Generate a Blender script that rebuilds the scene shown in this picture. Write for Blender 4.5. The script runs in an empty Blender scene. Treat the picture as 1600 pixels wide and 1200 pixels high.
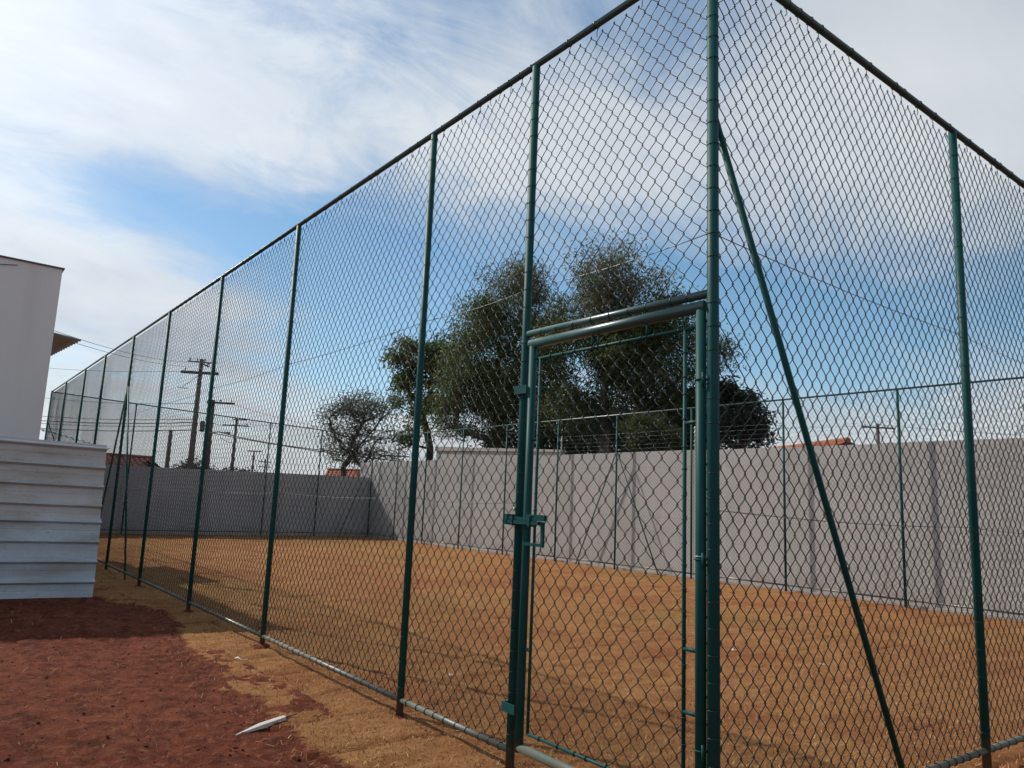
import bpy, math, random
import numpy as np
from mathutils import Vector, Matrix

random.seed(7)
RNG = np.random.default_rng(11)
scene = bpy.context.scene
COL = scene.collection

# ------------------------------------------------------------------ camera
YAW, PITCH, ROLL = 0.606574, 0.154662, 0.054379
CAM = Vector((-2.7014, -1.9136, 1.3291))
f = Vector((math.sin(YAW)*math.cos(PITCH), math.cos(YAW)*math.cos(PITCH), math.sin(PITCH)))
r = Vector((math.cos(YAW), -math.sin(YAW), 0)); u = r.cross(f)
r2 = r*math.cos(ROLL) + u*math.sin(ROLL); u2 = u*math.cos(ROLL) - r*math.sin(ROLL)
cd = bpy.data.cameras.new('camera'); cam = bpy.data.objects.new('camera', cd); COL.objects.link(cam)
cam.matrix_world = Matrix(((r2.x, u2.x, -f.x, CAM.x), (r2.y, u2.y, -f.y, CAM.y), (r2.z, u2.z, -f.z, CAM.z), (0, 0, 0, 1)))
cd.sensor_width = 36; cd.lens = 1157.35/1600*36
cd.shift_x = 99.78/1600; cd.shift_y = 12.22/1600
cd.clip_start = 0.05; cd.clip_end = 3000
scene.camera = cam

# ------------------------------------------------------------------ light
SUN = Vector((-0.45, 1.0, 1.02)).normalized()            # towards the sun
EL = math.asin(SUN.z); AZ = math.atan2(SUN.x, SUN.y)      # azimuth from +Y towards +X
sl = bpy.data.lights.new('sun', 'SUN'); sl.energy = 3.5; sl.angle = math.radians(0.8); sl.color = (1.0, 0.93, 0.84)
so = bpy.data.objects.new('sun', sl); COL.objects.link(so)
so.rotation_euler = (-SUN).to_track_quat('-Z', 'Y').to_euler(); so.location = (-8, 10, 20)

world = bpy.data.worlds.new('World'); scene.world = world; world.use_nodes = True
wt = world.node_tree; wt.nodes.clear()
def wn(t, **kw):
    n = wt.nodes.new(t)
    for k, v in kw.items(): setattr(n, k, v)
    return n
def wl(a, b): wt.links.new(a, b)
def wmath(op, a, b=None, c=None, clamp=False):
    n = wn('ShaderNodeMath', operation=op, use_clamp=clamp)
    for i, v in enumerate((a, b, c)):
        if v is None: continue
        if isinstance(v, (int, float)): n.inputs[i].default_value = v
        else: wl(v, n.inputs[i])
    return n.outputs[0]
def wvec(op, a, b=None):
    n = wn('ShaderNodeVectorMath', operation=op)
    for i, v in enumerate((a, b)):
        if v is None: continue
        if isinstance(v, (tuple, list, Vector)): n.inputs[i].default_value = tuple(v)
        else: wl(v, n.inputs[i])
    return n
def wramp(fac, stops):
    n = wn('ShaderNodeValToRGB'); wl(fac, n.inputs[0]); cr = n.color_ramp
    while len(cr.elements) < len(stops): cr.elements.new(0.5)
    for e, (pos, c) in zip(cr.elements, stops):
        e.position = pos; e.color = c if len(c) == 4 else (*c, 1)
    return n.outputs[0]
def wmix(fac, a, b, blend='MIX'):
    n = wn('ShaderNodeMix', data_type='RGBA', blend_type=blend)
    for s, v in ((0, fac), (6, a), (7, b)):
        if isinstance(v, (int, float)): n.inputs[s].default_value = v
        elif isinstance(v, tuple): n.inputs[s].default_value = (*v, 1)
        else: wl(v, n.inputs[s])
    return n.outputs[2]
sky = wn('ShaderNodeTexSky', sky_type='NISHITA'); sky.sun_disc = False
sky.sun_elevation = EL; sky.sun_rotation = AZ; sky.air_density = 1.0; sky.dust_density = 0.4; sky.ozone_density = 1.2
SKY_STRENGTH = 0.105
gen = wn('ShaderNodeTexCoord').outputs['Generated']
d = wvec('NORMALIZE', gen).outputs[0]
sep = wn('ShaderNodeSeparateXYZ'); wl(d, sep.inputs[0])
den = wmath('ADD', wmath('MAXIMUM', sep.outputs[2], 0.0), 0.20)
cx = wmath('DIVIDE', sep.outputs[0], den); cy = wmath('DIVIDE', sep.outputs[1], den)
comb = wn('ShaderNodeCombineXYZ'); wl(cx, comb.inputs[0]); wl(cy, comb.inputs[1]); comb.inputs[2].default_value = 3.7
rot = wn('ShaderNodeMapping'); wl(comb.outputs[0], rot.inputs[0])
rot.inputs['Rotation'].default_value = (0, 0, math.radians(-28)); rot.inputs['Scale'].default_value = (1.0, 1.7, 1.0)
def wnoise(vec, scale, detail=8, rough=0.55, dist=0.0):
    n = wn('ShaderNodeTexNoise'); wl(vec, n.inputs['Vector']); n.inputs['Scale'].default_value = scale
    n.inputs['Detail'].default_value = detail; n.inputs['Roughness'].default_value = rough; n.inputs['Distortion'].default_value = dist
    return n.outputs[0]
n_big = wnoise(rot.outputs[0], 0.75, 9, 0.56, 0.6)
n_fine = wnoise(rot.outputs[0], 2.6, 10, 0.66, 1.2)
n_thick = wnoise(rot.outputs[0], 1.1, 6, 0.55, 0.3)
def blob(c, axis, ra, rb):
    """soft patch of sky round direction c, ra wide along axis, rb across"""
    c = Vector(c).normalized(); ax = Vector(axis); ax = (ax - c*ax.dot(c)).normalized(); bx = c.cross(ax)
    off = wvec('SUBTRACT', d, tuple(c)).outputs[0]
    a = wmath('DIVIDE', wvec('DOT_PRODUCT', off, tuple(ax)).outputs['Value'], ra)
    b = wmath('DIVIDE', wvec('DOT_PRODUCT', off, tuple(bx)).outputs['Value'], rb)
    q = wmath('ADD', wmath('MULTIPLY', a, a), wmath('MULTIPLY', b, b))
    front = wmath('GREATER_THAN', wvec('DOT_PRODUCT', d, tuple(c)).outputs['Value'], 0.0)
    return wmath('MULTIPLY', wmath('EXPONENT', wmath('MULTIPLY', q, -1.0)), front)
cov = wmath('ADD', wmath('MULTIPLY', n_big, 0.66), wmath('MULTIPLY', n_fine, 0.34))
for c, ax, ra, rb, w in (
        ((0.30, 0.895, 0.335), (0.36, -0.15, -0.07), 0.24, 0.034, -0.11),     # blue break above the fence
        ((0.45, 0.835, 0.290), (0.30, -0.16, -0.03), 0.16, 0.085, -0.26),
        ((0.82, 0.520, 0.235), (0.40, -0.50, -0.02), 0.34, 0.095, -0.31),
        ((0.63, 0.710, 0.260), (0.30, -0.16, -0.03), 0.14, 0.035, -0.06),
        ((0.62, 0.530, 0.580), (0.30, -0.30, 0.10), 0.10, 0.07, -0.03),
        ((0.45, 0.880, 0.165), (0.30, -0.16, -0.01), 0.13, 0.060, -0.22),
        ((0.22, 0.850, 0.475), (0.40, -0.10, -0.02), 0.36, 0.12, 0.17),       # bright bank over it
        ((0.62, 0.640, 0.440), (0.30, -0.20, -0.05), 0.16, 0.09, 0.10),
        ((0.16, 0.960, 0.230), (0.40, -0.05, -0.04), 0.24, 0.06, 0.10),
        ((0.80, 0.330, 0.500), (0.30, -0.30, 0.00), 0.20, 0.10, 0.12)):
    cov = wmath('ADD', cov, wmath('MULTIPLY', blob(c, ax, ra, rb), w))
low = wmath('MULTIPLY', wmath('SUBTRACT', 0.22, sep.outputs[2], clamp=True), 1.1)   # cloud bank near the horizon
cov = wmath('ADD', cov, low)
mask = wramp(cov, [(0.33, (0.0,)*3), (0.44, (0.26,)*3), (0.56, (0.86,)*3), (0.68, (1, 1, 1))])
glow = wmath('POWER', wmath('MAXIMUM', wvec('DOT_PRODUCT', d, tuple(SUN)).outputs['Value'], 0.0), 6.0)
body = wramp(n_thick, [(0.28, (0.80, 0.84, 0.87)), (0.52, (0.66, 0.71, 0.77)), (0.74, (0.47, 0.54, 0.64))])
body = wmix(wmath('MULTIPLY', wmath('SUBTRACT', 0.22, sep.outputs[2], clamp=True), 3.6, clamp=True), body, (0.78, 0.82, 0.84))
lum = wmath('MULTIPLY_ADD', glow, 0.70, 0.74)
cc = wn('ShaderNodeCombineColor'); [wl(lum, cc.inputs[i]) for i in range(3)]
cloud = wmix(1.0, body, cc.outputs[0], 'MULTIPLY')
hs = wn('ShaderNodeHueSaturation'); hs.inputs['Hue'].default_value = 0.49; hs.inputs['Saturation'].default_value = 1.14; wl(sky.outputs[0], hs.inputs['Color'])
skyc = wmix(1.0, hs.outputs[0], (SKY_STRENGTH,)*3, 'MULTIPLY')
fin = wmix(mask, skyc, cloud)
bg = wn('ShaderNodeBackground'); wl(fin, bg.inputs[0]); bg.inputs[1].default_value = 1.0
wo = wn('ShaderNodeOutputWorld'); wl(bg.outputs[0], wo.inputs[0])

vs = scene.view_settings
vs.view_transform = 'Standard'; vs.look = 'None'; vs.gamma = 1; vs.exposure = 0.32
scene.render.engine = 'CYCLES'

# ------------------------------------------------------------------ helpers
class MB:
    """collects geometry for ONE mesh object"""
    def __init__(s): s.v = []; s.f = []
    def add(s, vs_, fs):
        o = len(s.v); s.v += [tuple(x) for x in vs_]; s.f += [tuple(i+o for i in q) for q in fs]
    def box(s, a, b):
        x0, y0, z0 = a; x1, y1, z1 = b
        s.add([(x0,y0,z0),(x1,y0,z0),(x1,y1,z0),(x0,y1,z0),(x0,y0,z1),(x1,y0,z1),(x1,y1,z1),(x0,y1,z1)],
              [(3,2,1,0),(4,5,6,7),(0,1,5,4),(1,2,6,5),(2,3,7,6),(3,0,4,7)])
    def prism(s, pts, off):
        n = len(pts); off = Vector(off); P = [Vector(q) for q in pts]
        s.add(P + [q+off for q in P], [tuple(range(n-1, -1, -1)), tuple(range(n, 2*n))] + [(i, (i+1) % n, n+(i+1) % n, n+i) for i in range(n)])
    def tube(s, pts, rad, n=8, cap=True):
        P = [Vector(q) for q in pts]; m = len(P)
        R = rad if isinstance(rad, (list, tuple)) else [rad]*m
        o = len(s.v); ref = None
        for i in range(m):
            t = (P[min(i+1, m-1)] - P[max(i-1, 0)]).normalized()
            if ref is None:
                ref = Vector((0, 0, 1)) if abs(t.z) < 0.9 else Vector((1, 0, 0))
            a = (ref - t*ref.dot(t)).normalized(); ref = a; b = t.cross(a)
            for k in range(n):
                an = 2*math.pi*k/n; s.v.append(tuple(P[i] + (a*math.cos(an) + b*math.sin(an))*R[i]))
        for i in range(m-1):
            for k in range(n):
                k2 = (k+1) % n; s.f.append((o+i*n+k, o+i*n+k2, o+(i+1)*n+k2, o+(i+1)*n+k))
        if cap:
            s.f.append(tuple(o+k for k in range(n-1, -1, -1))); s.f.append(tuple(o+(m-1)*n+k for k in range(n)))
    def ring(s, c, axis, R, rr=0.0026, n=10, frac=1.0):
        c = Vector(c); axis = Vector(axis).normalized()
        a = Vector((0, 0, 1)) if abs(axis.z) < 0.9 else Vector((1, 0, 0)); a = (a - axis*a.dot(axis)).normalized(); b = axis.cross(a)
        s.tube([c + (a*math.cos(2*math.pi*k/n*frac) + b*math.sin(2*math.pi*k/n*frac))*R + axis*(0.004*k/n) for k in range(n+1)], rr, 4, False)
    def build(s, name, m, parent=None, smooth=False):
        me = bpy.data.meshes.new(name); me.from_pydata(s.v, [], s.f); me.update()
        return link(name, me, m, parent, smooth)
def link(name, me, m, parent=None, smooth=False):
    if smooth: me.polygons.foreach_set('use_smooth', [True]*len(me.polygons))
    o = bpy.data.objects.new(name, me); COL.objects.link(o)
    if m: me.materials.append(m)
    if parent: attach(o, parent)
    return o
def attach(o, parent):
    o.parent = parent
    root = parent
    t = Vector((0, 0, 0))
    while root: t += root.location if root.type == 'EMPTY' else Vector((0, 0, 0)); root = root.parent
    o.matrix_parent_inverse = Matrix.Translation(-t) if parent.type == 'EMPTY' else Matrix.Identity(4)
def empty(name, loc, label, cat, group=None):
    o = bpy.data.objects.new(name, None); COL.objects.link(o); o.location = loc; o.empty_display_size = 0.2
    return tag(o, label, cat, group)
def tag(o, label, cat, group=None):
    o['label'] = label; o['category'] = cat
    if group: o['group'] = group
    return o
def np_mesh(name, V, F):
    """V (n,3) F (m,k) arrays -> mesh"""
    me = bpy.data.meshes.new(name); k = F.shape[1]
    me.vertices.add(len(V)); me.vertices.foreach_set('co', np.asarray(V, np.float32).ravel())
    me.loops.add(F.size); me.loops.foreach_set('vertex_index', F.astype(np.int32).ravel())
    me.polygons.add(len(F)); me.polygons.foreach_set('loop_start', np.arange(0, F.size, k, dtype=np.int32))
    me.polygons.foreach_set('loop_total', np.full(len(F), k, np.int32))
    me.update(calc_edges=True); me.validate(); return me
def vnoise(x, y, scale, seed):
    """smooth value noise, numpy"""
    g = np.random.default_rng(seed).random((256, 256))
    X = x*scale; Y = y*scale; xi = np.floor(X).astype(int); yi = np.floor(Y).astype(int)
    fx = X-xi; fy = Y-yi; fx = fx*fx*(3-2*fx); fy = fy*fy*(3-2*fy)
    a = g[xi % 256, yi % 256]; b = g[(xi+1) % 256, yi % 256]; c = g[xi % 256, (yi+1) % 256]; e = g[(xi+1) % 256, (yi+1) % 256]
    return (a*(1-fx)+b*fx)*(1-fy) + (c*(1-fx)+e*fx)*fy
def fbm(x, y, scale, seed, octv=4, gain=0.5):
    t = 0; a = 1; tot = 0
    for i in range(octv):
        t = t + a*vnoise(x, y, scale*2**i, seed+i); tot += a; a *= gain
    return t/tot - 0.5

# ------------------------------------------------------------------ materials
def mat(name, base=(0.5,)*3, rough=0.7, metal=0.0, spec=0.5):
    m = bpy.data.materials.new(name); m.use_nodes = True
    b = m.node_tree.nodes['Principled BSDF']
    b.inputs['Base Color'].default_value = (*base, 1); b.inputs['Roughness'].default_value = rough
    b.inputs['Metallic'].default_value = metal; b.inputs['Specular IOR Level'].default_value = spec
    return m
class N:
    """small node-tree helper"""
    def __init__(s, m): s.t = m.node_tree; s.b = s.t.nodes['Principled BSDF']; s.co = s.n('ShaderNodeTexCoord').outputs['Object']
    def n(s, t, **kw):
        q = s.t.nodes.new(t)
        for k, v in kw.items(): setattr(q, k, v)
        return q
    def l(s, a, b): s.t.links.new(a, b)
    def map(s, sc=(1,1,1), rot=(0,0,0)):
        q = s.n('ShaderNodeMapping'); s.l(s.co, q.inputs[0]); q.inputs['Scale'].default_value = sc; q.inputs['Rotation'].default_value = rot; return q.outputs[0]
    def noise(s, scale, detail=6, rough=0.55, vec=None, dist=0.0):
        q = s.n('ShaderNodeTexNoise'); s.l(vec or s.co, q.inputs['Vector']); q.inputs['Scale'].default_value = scale
        q.inputs['Detail'].default_value = detail; q.inputs['Roughness'].default_value = rough; q.inputs['Distortion'].default_value = dist; return q.outputs[0]
    def ramp(s, fac, stops):
        q = s.n('ShaderNodeValToRGB'); s.l(fac, q.inputs[0]); cr = q.color_ramp
        while len(cr.elements) < len(stops): cr.elements.new(0.5)
        for e, (p_, c) in zip(cr.elements, stops): e.position = p_; e.color = (*c, 1) if len(c) == 3 else c
        return q.outputs[0]
    def mix(s, fac, a, b, blend='MIX'):
        q = s.n('ShaderNodeMix', data_type='RGBA', blend_type=blend)
        for i, v in ((0, fac), (6, a), (7, b)):
            if isinstance(v, (int, float)): q.inputs[i].default_value = v
            elif isinstance(v, tuple): q.inputs[i].default_value = (*v, 1)
            else: s.l(v, q.inputs[i])
        return q.outputs[2]
    def bump(s, h, strength=0.3, dist=0.01):
        q = s.n('ShaderNodeBump'); s.l(h, q.inputs['Height']); q.inputs['Strength'].default_value = strength; q.inputs['Distance'].default_value = dist
        s.l(q.outputs[0], s.b.inputs['Normal'])
    def color(s, c): s.l(c, s.b.inputs['Base Color'])
    def rough(s, c): s.l(c, s.b.inputs['Roughness'])
    def attr(s, name): q = s.n('ShaderNodeAttribute'); q.attribute_name = name; return q.outputs['Fac']
G3 = lambda v: (v, v, v)

def m_paint(name, c1, c2, rough=0.35):
    m = mat(name, c1, rough); k = N(m)
    n1 = k.noise(3.0, 6); n2 = k.noise(60, 3)
    c = k.mix(k.ramp(n1, [(0.35, G3(0)), (0.7, G3(1))]), c1, c2)
    c = k.mix(k.ramp(k.noise(14, 6, 0.7), [(0.64, G3(0)), (0.72, G3(0.35))]), c, (0.055, 0.085, 0.070)); c = k.mix(k.ramp(k.noise(38, 5, 0.7), [(0.70, G3(0)), (0.76, G3(0.6))]), c, (0.10, 0.055, 0.03))
    sz = k.n('ShaderNodeSeparateXYZ'); k.l(k.co, sz.inputs[0]); q = k.n('ShaderNodeMath', operation='MULTIPLY_ADD'); k.l(k.noise(9, 6, 0.65), q.inputs[0]); q.inputs[1].default_value = 0.45; k.l(sz.outputs[2], q.inputs[2])
    c = k.mix(k.ramp(q.outputs[0], [(0.20, G3(0.7)), (0.42, G3(0))]), c, (0.16, 0.075, 0.042)); k.color(c)
    k.rough(k.ramp(n1, [(0.3, G3(rough-0.04)), (0.7, G3(rough+0.10))])); return m
M_POST = m_paint('green enamel', (0.006, 0.054, 0.052), (0.011, 0.070, 0.066), 0.48)
M_RAIL = m_paint('green rail enamel', (0.009, 0.056, 0.050), (0.015, 0.068, 0.062), 0.32)
M_RAIL.node_tree.nodes['Principled BSDF'].inputs['Specular IOR Level'].default_value = 0.85
M_POST.node_tree.nodes['Principled BSDF'].inputs['Specular IOR Level'].default_value = 0.15
M_SILL = m_paint('weathered bottom rail', (0.05, 0.10, 0.085), (0.13, 0.16, 0.14), 0.40)
M_WIRE = mat('green coated wire', (0.003, 0.012, 0.012), 0.45, spec=0.28)
M_TIE = mat('dark tie wire', (0.010, 0.022, 0.020), 0.40)
M_TENS = mat('galvanised tension wire', (0.16, 0.18, 0.18), 0.40, 0.6)
M_SCUFF = mat('bare scuffed metal', (0.42, 0.43, 0.42), 0.35, 0.5)

def m_soil():
    m = mat('red soil', (0.16, 0.05, 0.03), 0.95, spec=0.12); k = N(m)
    n1 = k.noise(0.8, 6, 0.6); n2 = k.noise(6, 9, 0.7); n3 = k.noise(48, 7, 0.75); n4 = k.noise(17, 7, 0.7)
    c = k.mix(k.ramp(n1, [(0.38, G3(0)), (0.62, G3(1))]), (0.145, 0.032, 0.016), (0.200, 0.058, 0.029))
    c = k.mix(k.ramp(n2, [(0.46, G3(0)), (0.60, G3(0.9))]), c, (0.082, 0.022, 0.012))
    c = k.mix(k.ramp(n4, [(0.52, G3(0)), (0.66, G3(0.85))]), c, (0.240, 0.092, 0.046))
    c = k.mix(k.ramp(n4, [(0.32, G3(0.7)), (0.44, G3(0))]), c, (0.080, 0.020, 0.011))
    c = k.mix(k.ramp(n3, [(0.60, G3(0)), (0.72, G3(0.8))]), c, (0.25, 0.105, 0.054))
    c = k.mix(k.ramp(n3, [(0.30, G3(0.8)), (0.42, G3(0))]), c, (0.040, 0.013, 0.009))
    k.color(c); k.bump(k.mix(0.45, n4, n3), 1.0, 0.06); return m
M_SOIL = m_soil()
def m_turf():
    m = mat('dry straw turf', (0.384, 0.205, 0.077), 0.95, spec=0.10); k = N(m)
    n1 = k.noise(0.5, 6, 0.65); n2 = k.noise(2.6, 8, 0.7, k.map((0.6, 2.4, 1), (0, 0, 0.5))); n3 = k.noise(60, 7, 0.75); n4 = k.noise(0.16, 3); n5 = k.noise(11, 7, 0.7, k.map((1, 1.8, 1), (0, 0, 0.4)))
    c = k.mix(k.ramp(n2, [(0.40, G3(0)), (0.60, G3(1))]), (0.298, 0.130, 0.048), (0.385, 0.194, 0.075))
    c = k.mix(k.ramp(n1, [(0.46, G3(0)), (0.62, G3(0.8))]), c, (0.262, 0.094, 0.038))
    c = k.mix(k.ramp(n4, [(0.50, G3(0)), (0.60, G3(0.45))]), c, (0.243, 0.160, 0.049))
    c = k.mix(k.ramp(n5, [(0.34, G3(0.75)), (0.45, G3(0))]), c, (0.185, 0.072, 0.029))
    c = k.mix(k.ramp(n5, [(0.56, G3(0)), (0.70, G3(0.5))]), c, (0.422, 0.237, 0.100))
    c = k.mix(k.ramp(n3, [(0.32, G3(0.7)), (0.44, G3(0))]), c, (0.135, 0.052, 0.022))
    c = k.mix(k.ramp(n3, [(0.58, G3(0)), (0.70, G3(0.7))]), c, (0.486, 0.301, 0.134))
    c = k.mix(k.attr('seam'), c, (0.109, 0.035, 0.020))
    # sparse rim: bare soil shows between the tufts
    q = k.n('ShaderNodeMath', operation='ADD'); k.l(k.attr('edge'), q.inputs[0]); k.l(k.mix(0.5, n5, n3), q.inputs[1])
    soil = k.mix(k.ramp(n5, [(0.4, G3(0)), (0.6, G3(1))]), (0.085, 0.022, 0.012), (0.200, 0.058, 0.028))
    c = k.mix(k.ramp(q.outputs[0], [(0.56, G3(0)), (0.72, G3(1))]), soil, c)
    k.color(c); k.bump(k.mix(0.6, n5, n3), 1.0, 0.05); return m
M_TURF = m_turf()
def m_blade():
    m = mat('dry grass blade', (0.468, 0.260, 0.104), 0.8, spec=0.2); k = N(m)
    k.color(k.ramp(k.attr('rnd'), [(0.0, (0.180, 0.066, 0.027)), (0.45, (0.305, 0.138, 0.051)), (0.8, (0.410, 0.222, 0.088)), (0.97, (0.546, 0.377, 0.195)), (1.0, (0.195, 0.176, 0.052))])); return m
M_BLADE = m_blade()
def m_plaster(name, c1, c2, stain, sc=1.0, foot=False):
    m = mat(name, c1, 0.9, spec=0.2); k = N(m)
    n1 = k.noise(0.7*sc, 6, 0.6); n2 = k.noise(1.2*sc, 5, 0.6, k.map((3.5, 3.5, 0.25))); n3 = k.noise(90, 4)
    c = k.mix(k.ramp(n1, [(0.35, G3(0)), (0.68, G3(1))]), c1, c2)
    c = k.mix(k.ramp(n2, [(0.52, G3(0)), (0.74, G3(0.6))]), c, stain)
    if foot:   # red earth splashed up the foot, grime run down from the top
        sz = k.n('ShaderNodeSeparateXYZ'); k.l(k.co, sz.inputs[0])
        q = k.n('ShaderNodeMath', operation='MULTIPLY_ADD'); k.l(k.noise(2.5, 7, 0.7), q.inputs[0]); q.inputs[1].default_value = 1.2; k.l(sz.outputs[2], q.inputs[2])
        c = k.mix(k.ramp(q.outputs[0], [(0.55, G3(0.5)), (0.98, G3(0))]), c, (0.36, 0.235, 0.175))
        n5 = k.noise(1.0, 7, 0.7, k.map((5, 5, 0.12))); c = k.mix(k.ramp(n5, [(0.54, G3(0)), (0.70, G3(0.45))]), c, stain)
    k.color(c); k.bump(n3, 0.25, 0.004); return m
M_WALL = m_plaster('light rendered wall', (0.510, 0.490, 0.470), (0.460, 0.440, 0.420), (0.39, 0.36, 0.335), 1.0, True)
M_WALL2 = m_plaster('grey rendered wall', (0.47, 0.48, 0.50), (0.40, 0.41, 0.43), (0.31, 0.31, 0.32), 1.0, True)
M_KERB = m_plaster('grey concrete', (0.42, 0.40, 0.38), (0.34, 0.31, 0.29), (0.27, 0.2, 0.16), 2)
M_BLDG = m_plaster('off white plaster', (0.70, 0.685, 0.655), (0.65, 0.635, 0.605), (0.59, 0.56, 0.53), 0.6)
M_COPE = m_plaster('dark metal flashing', (0.16, 0.15, 0.14), (0.12, 0.115, 0.11), (0.2, 0.18, 0.16))
M_HOUSE = m_plaster('pale house wall', (0.50, 0.46, 0.42), (0.44, 0.40, 0.36), (0.35, 0.32, 0.3))
def m_sheet(name, c1, c2, rust):
    m = mat(name, c1, 0.45, 0.0); k = N(m)
    n1 = k.noise(1.6, 6, 0.6); n2 = k.noise(2.0, 6, 0.65, k.map((0.6, 1, 2.5))); n3 = k.noise(26, 5, 0.6)
    c = k.mix(k.ramp(n1, [(0.35, G3(0)), (0.7, G3(1))]), c1, c2)
    c = k.mix(k.ramp(n2, [(0.48, G3(0)), (0.66, G3(0.8))]), c, rust)
    n4 = k.noise(2.2, 6, 0.7, k.map((14, 1, 0.35))); c = k.mix(k.ramp(n4, [(0.58, G3(0)), (0.74, G3(0.3))]), c, (0.26, 0.27, 0.28))
    c = k.mix(k.ramp(n3, [(0.60, G3(0)), (0.70, G3(0.5))]), c, (0.22, 0.20, 0.18))
    k.color(c); k.rough(k.ramp(n1, [(0.3, G3(0.38)), (0.7, G3(0.62))])); k.bump(n3, 0.1, 0.004); return m
M_SHEET = m_sheet('white painted sheet', (0.52, 0.535, 0.535), (0.44, 0.445, 0.44), (0.36, 0.29, 0.22))
M_SHEET2 = m_sheet('bluish white sheet', (0.48, 0.55, 0.60), (0.38, 0.44, 0.49), (0.30, 0.29, 0.27))
M_FIBRO = m_sheet('grey fibre cement sheet', (0.30, 0.33, 0.37), (0.25, 0.275, 0.31), (0.2, 0.215, 0.24))
def m_tile(name, c1, c2, c3):
    m = mat(name, c1, 0.85); k = N(m); n1 = k.noise(2.5, 5); n2 = k.noise(9, 5)
    c = k.mix(k.ramp(n1, [(0.35, G3(0)), (0.65, G3(1))]), c1, c2); k.color(k.mix(k.ramp(n2, [(0.5, G3(0)), (0.7, G3(0.7))]), c, c3)); return m
M_TILE = m_tile('orange clay tile', (0.40, 0.13, 0.06), (0.30, 0.09, 0.05), (0.16, 0.07, 0.05))
M_TILE2 = m_tile('dull red clay tile', (0.22, 0.055, 0.045), (0.17, 0.045, 0.04), (0.10, 0.04, 0.035))
M_TIMBER = m_tile('dark roof timber', (0.09, 0.045, 0.03), (0.07, 0.035, 0.025), (0.05, 0.03, 0.02))
M_POLE = m_plaster('weathered pole concrete', (0.115, 0.10, 0.095), (0.085, 0.075, 0.07), (0.06, 0.055, 0.05), 2)
M_ARM = m_tile('weathered crossarm', (0.09, 0.07, 0.06), (0.07, 0.055, 0.05), (0.05, 0.04, 0.04))
M_INS = mat('brown glazed insulator', (0.05, 0.03, 0.025), 0.25)
M_CABLE = mat('black cable', (0.025, 0.025, 0.028), 0.6)
M_WHITE = mat('white plastic', (0.62, 0.62, 0.60), 0.5)
def m_bark(name, c1, c2):
    m = mat(name, c1, 0.95); k = N(m); n1 = k.noise(6, 6, 0.6, k.map((1, 1, 0.25))); k.color(k.mix(k.ramp(n1, [(0.4, G3(0)), (0.65, G3(1))]), c1, c2)); k.bump(n1, 0.5, 0.02); return m
M_BARK = m_bark('brown bark', (0.085, 0.055, 0.042), (0.15, 0.11, 0.085))
M_BARKD = m_bark('dark bark', (0.040, 0.030, 0.026), (0.075, 0.058, 0.048))
M_BARKP = m_bark('pale greyish bark', (0.13, 0.10, 0.085), (0.26, 0.22, 0.19))
def m_leaf(name, stops):
    m = mat(name, (0.06, 0.09, 0.03), 0.55, spec=0.35); k = N(m)
    c = k.ramp(k.attr('rnd'), stops); k.color(c)
    tr = k.n('ShaderNodeBsdfTranslucent'); k.l(c, tr.inputs[0]); ms = k.n('ShaderNodeMixShader'); ms.inputs[0].default_value = 0.42
    out = [q for q in k.t.nodes if q.type == 'OUTPUT_MATERIAL'][0]
    k.l(k.b.outputs[0], ms.inputs[1]); k.l(tr.outputs[0], ms.inputs[2]); k.l(ms.outputs[0], out.inputs[0]); return m
M_LF_MIX = m_leaf('olive leaf', [(0, (0.038, 0.068, 0.022)), (0.5, (0.080, 0.120, 0.036)), (0.8, (0.125, 0.145, 0.055)), (1, (0.16, 0.135, 0.075))])
M_LF_DRY = m_leaf('dry brownish leaf', [(0, (0.062, 0.080, 0.036)), (0.4, (0.115, 0.128, 0.066)), (0.72, (0.20, 0.182, 0.128)), (1, (0.085, 0.118, 0.040))])
M_LF_DARK = m_leaf('dark green leaf', [(0, (0.016, 0.026, 0.014)), (0.6, (0.030, 0.045, 0.018)), (1, (0.055, 0.070, 0.025))])
M_LF_MID = m_leaf('mid green leaf', [(0, (0.030, 0.054, 0.020)), (0.55, (0.062, 0.098, 0.032)), (0.85, (0.115, 0.135, 0.050)), (1, (0.16, 0.14, 0.07))])
M_LF_PURP = m_leaf('dusky sparse leaf', [(0, (0.045, 0.042, 0.036)), (0.5, (0.078, 0.068, 0.055)), (0.75, (0.060, 0.085, 0.032)), (1, (0.085, 0.105, 0.04))])
M_LF_LIGHT = m_leaf('yellow green leaf', [(0, (0.040, 0.055, 0.016)), (0.6, (0.070, 0.085, 0.024)), (1, (0.12, 0.115, 0.034))])
M_FROND = m_leaf('rusty palm frond', [(0, (0.10, 0.04, 0.025)), (0.7, (0.20, 0.08, 0.045)), (1, (0.10, 0.09, 0.03))])

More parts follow.
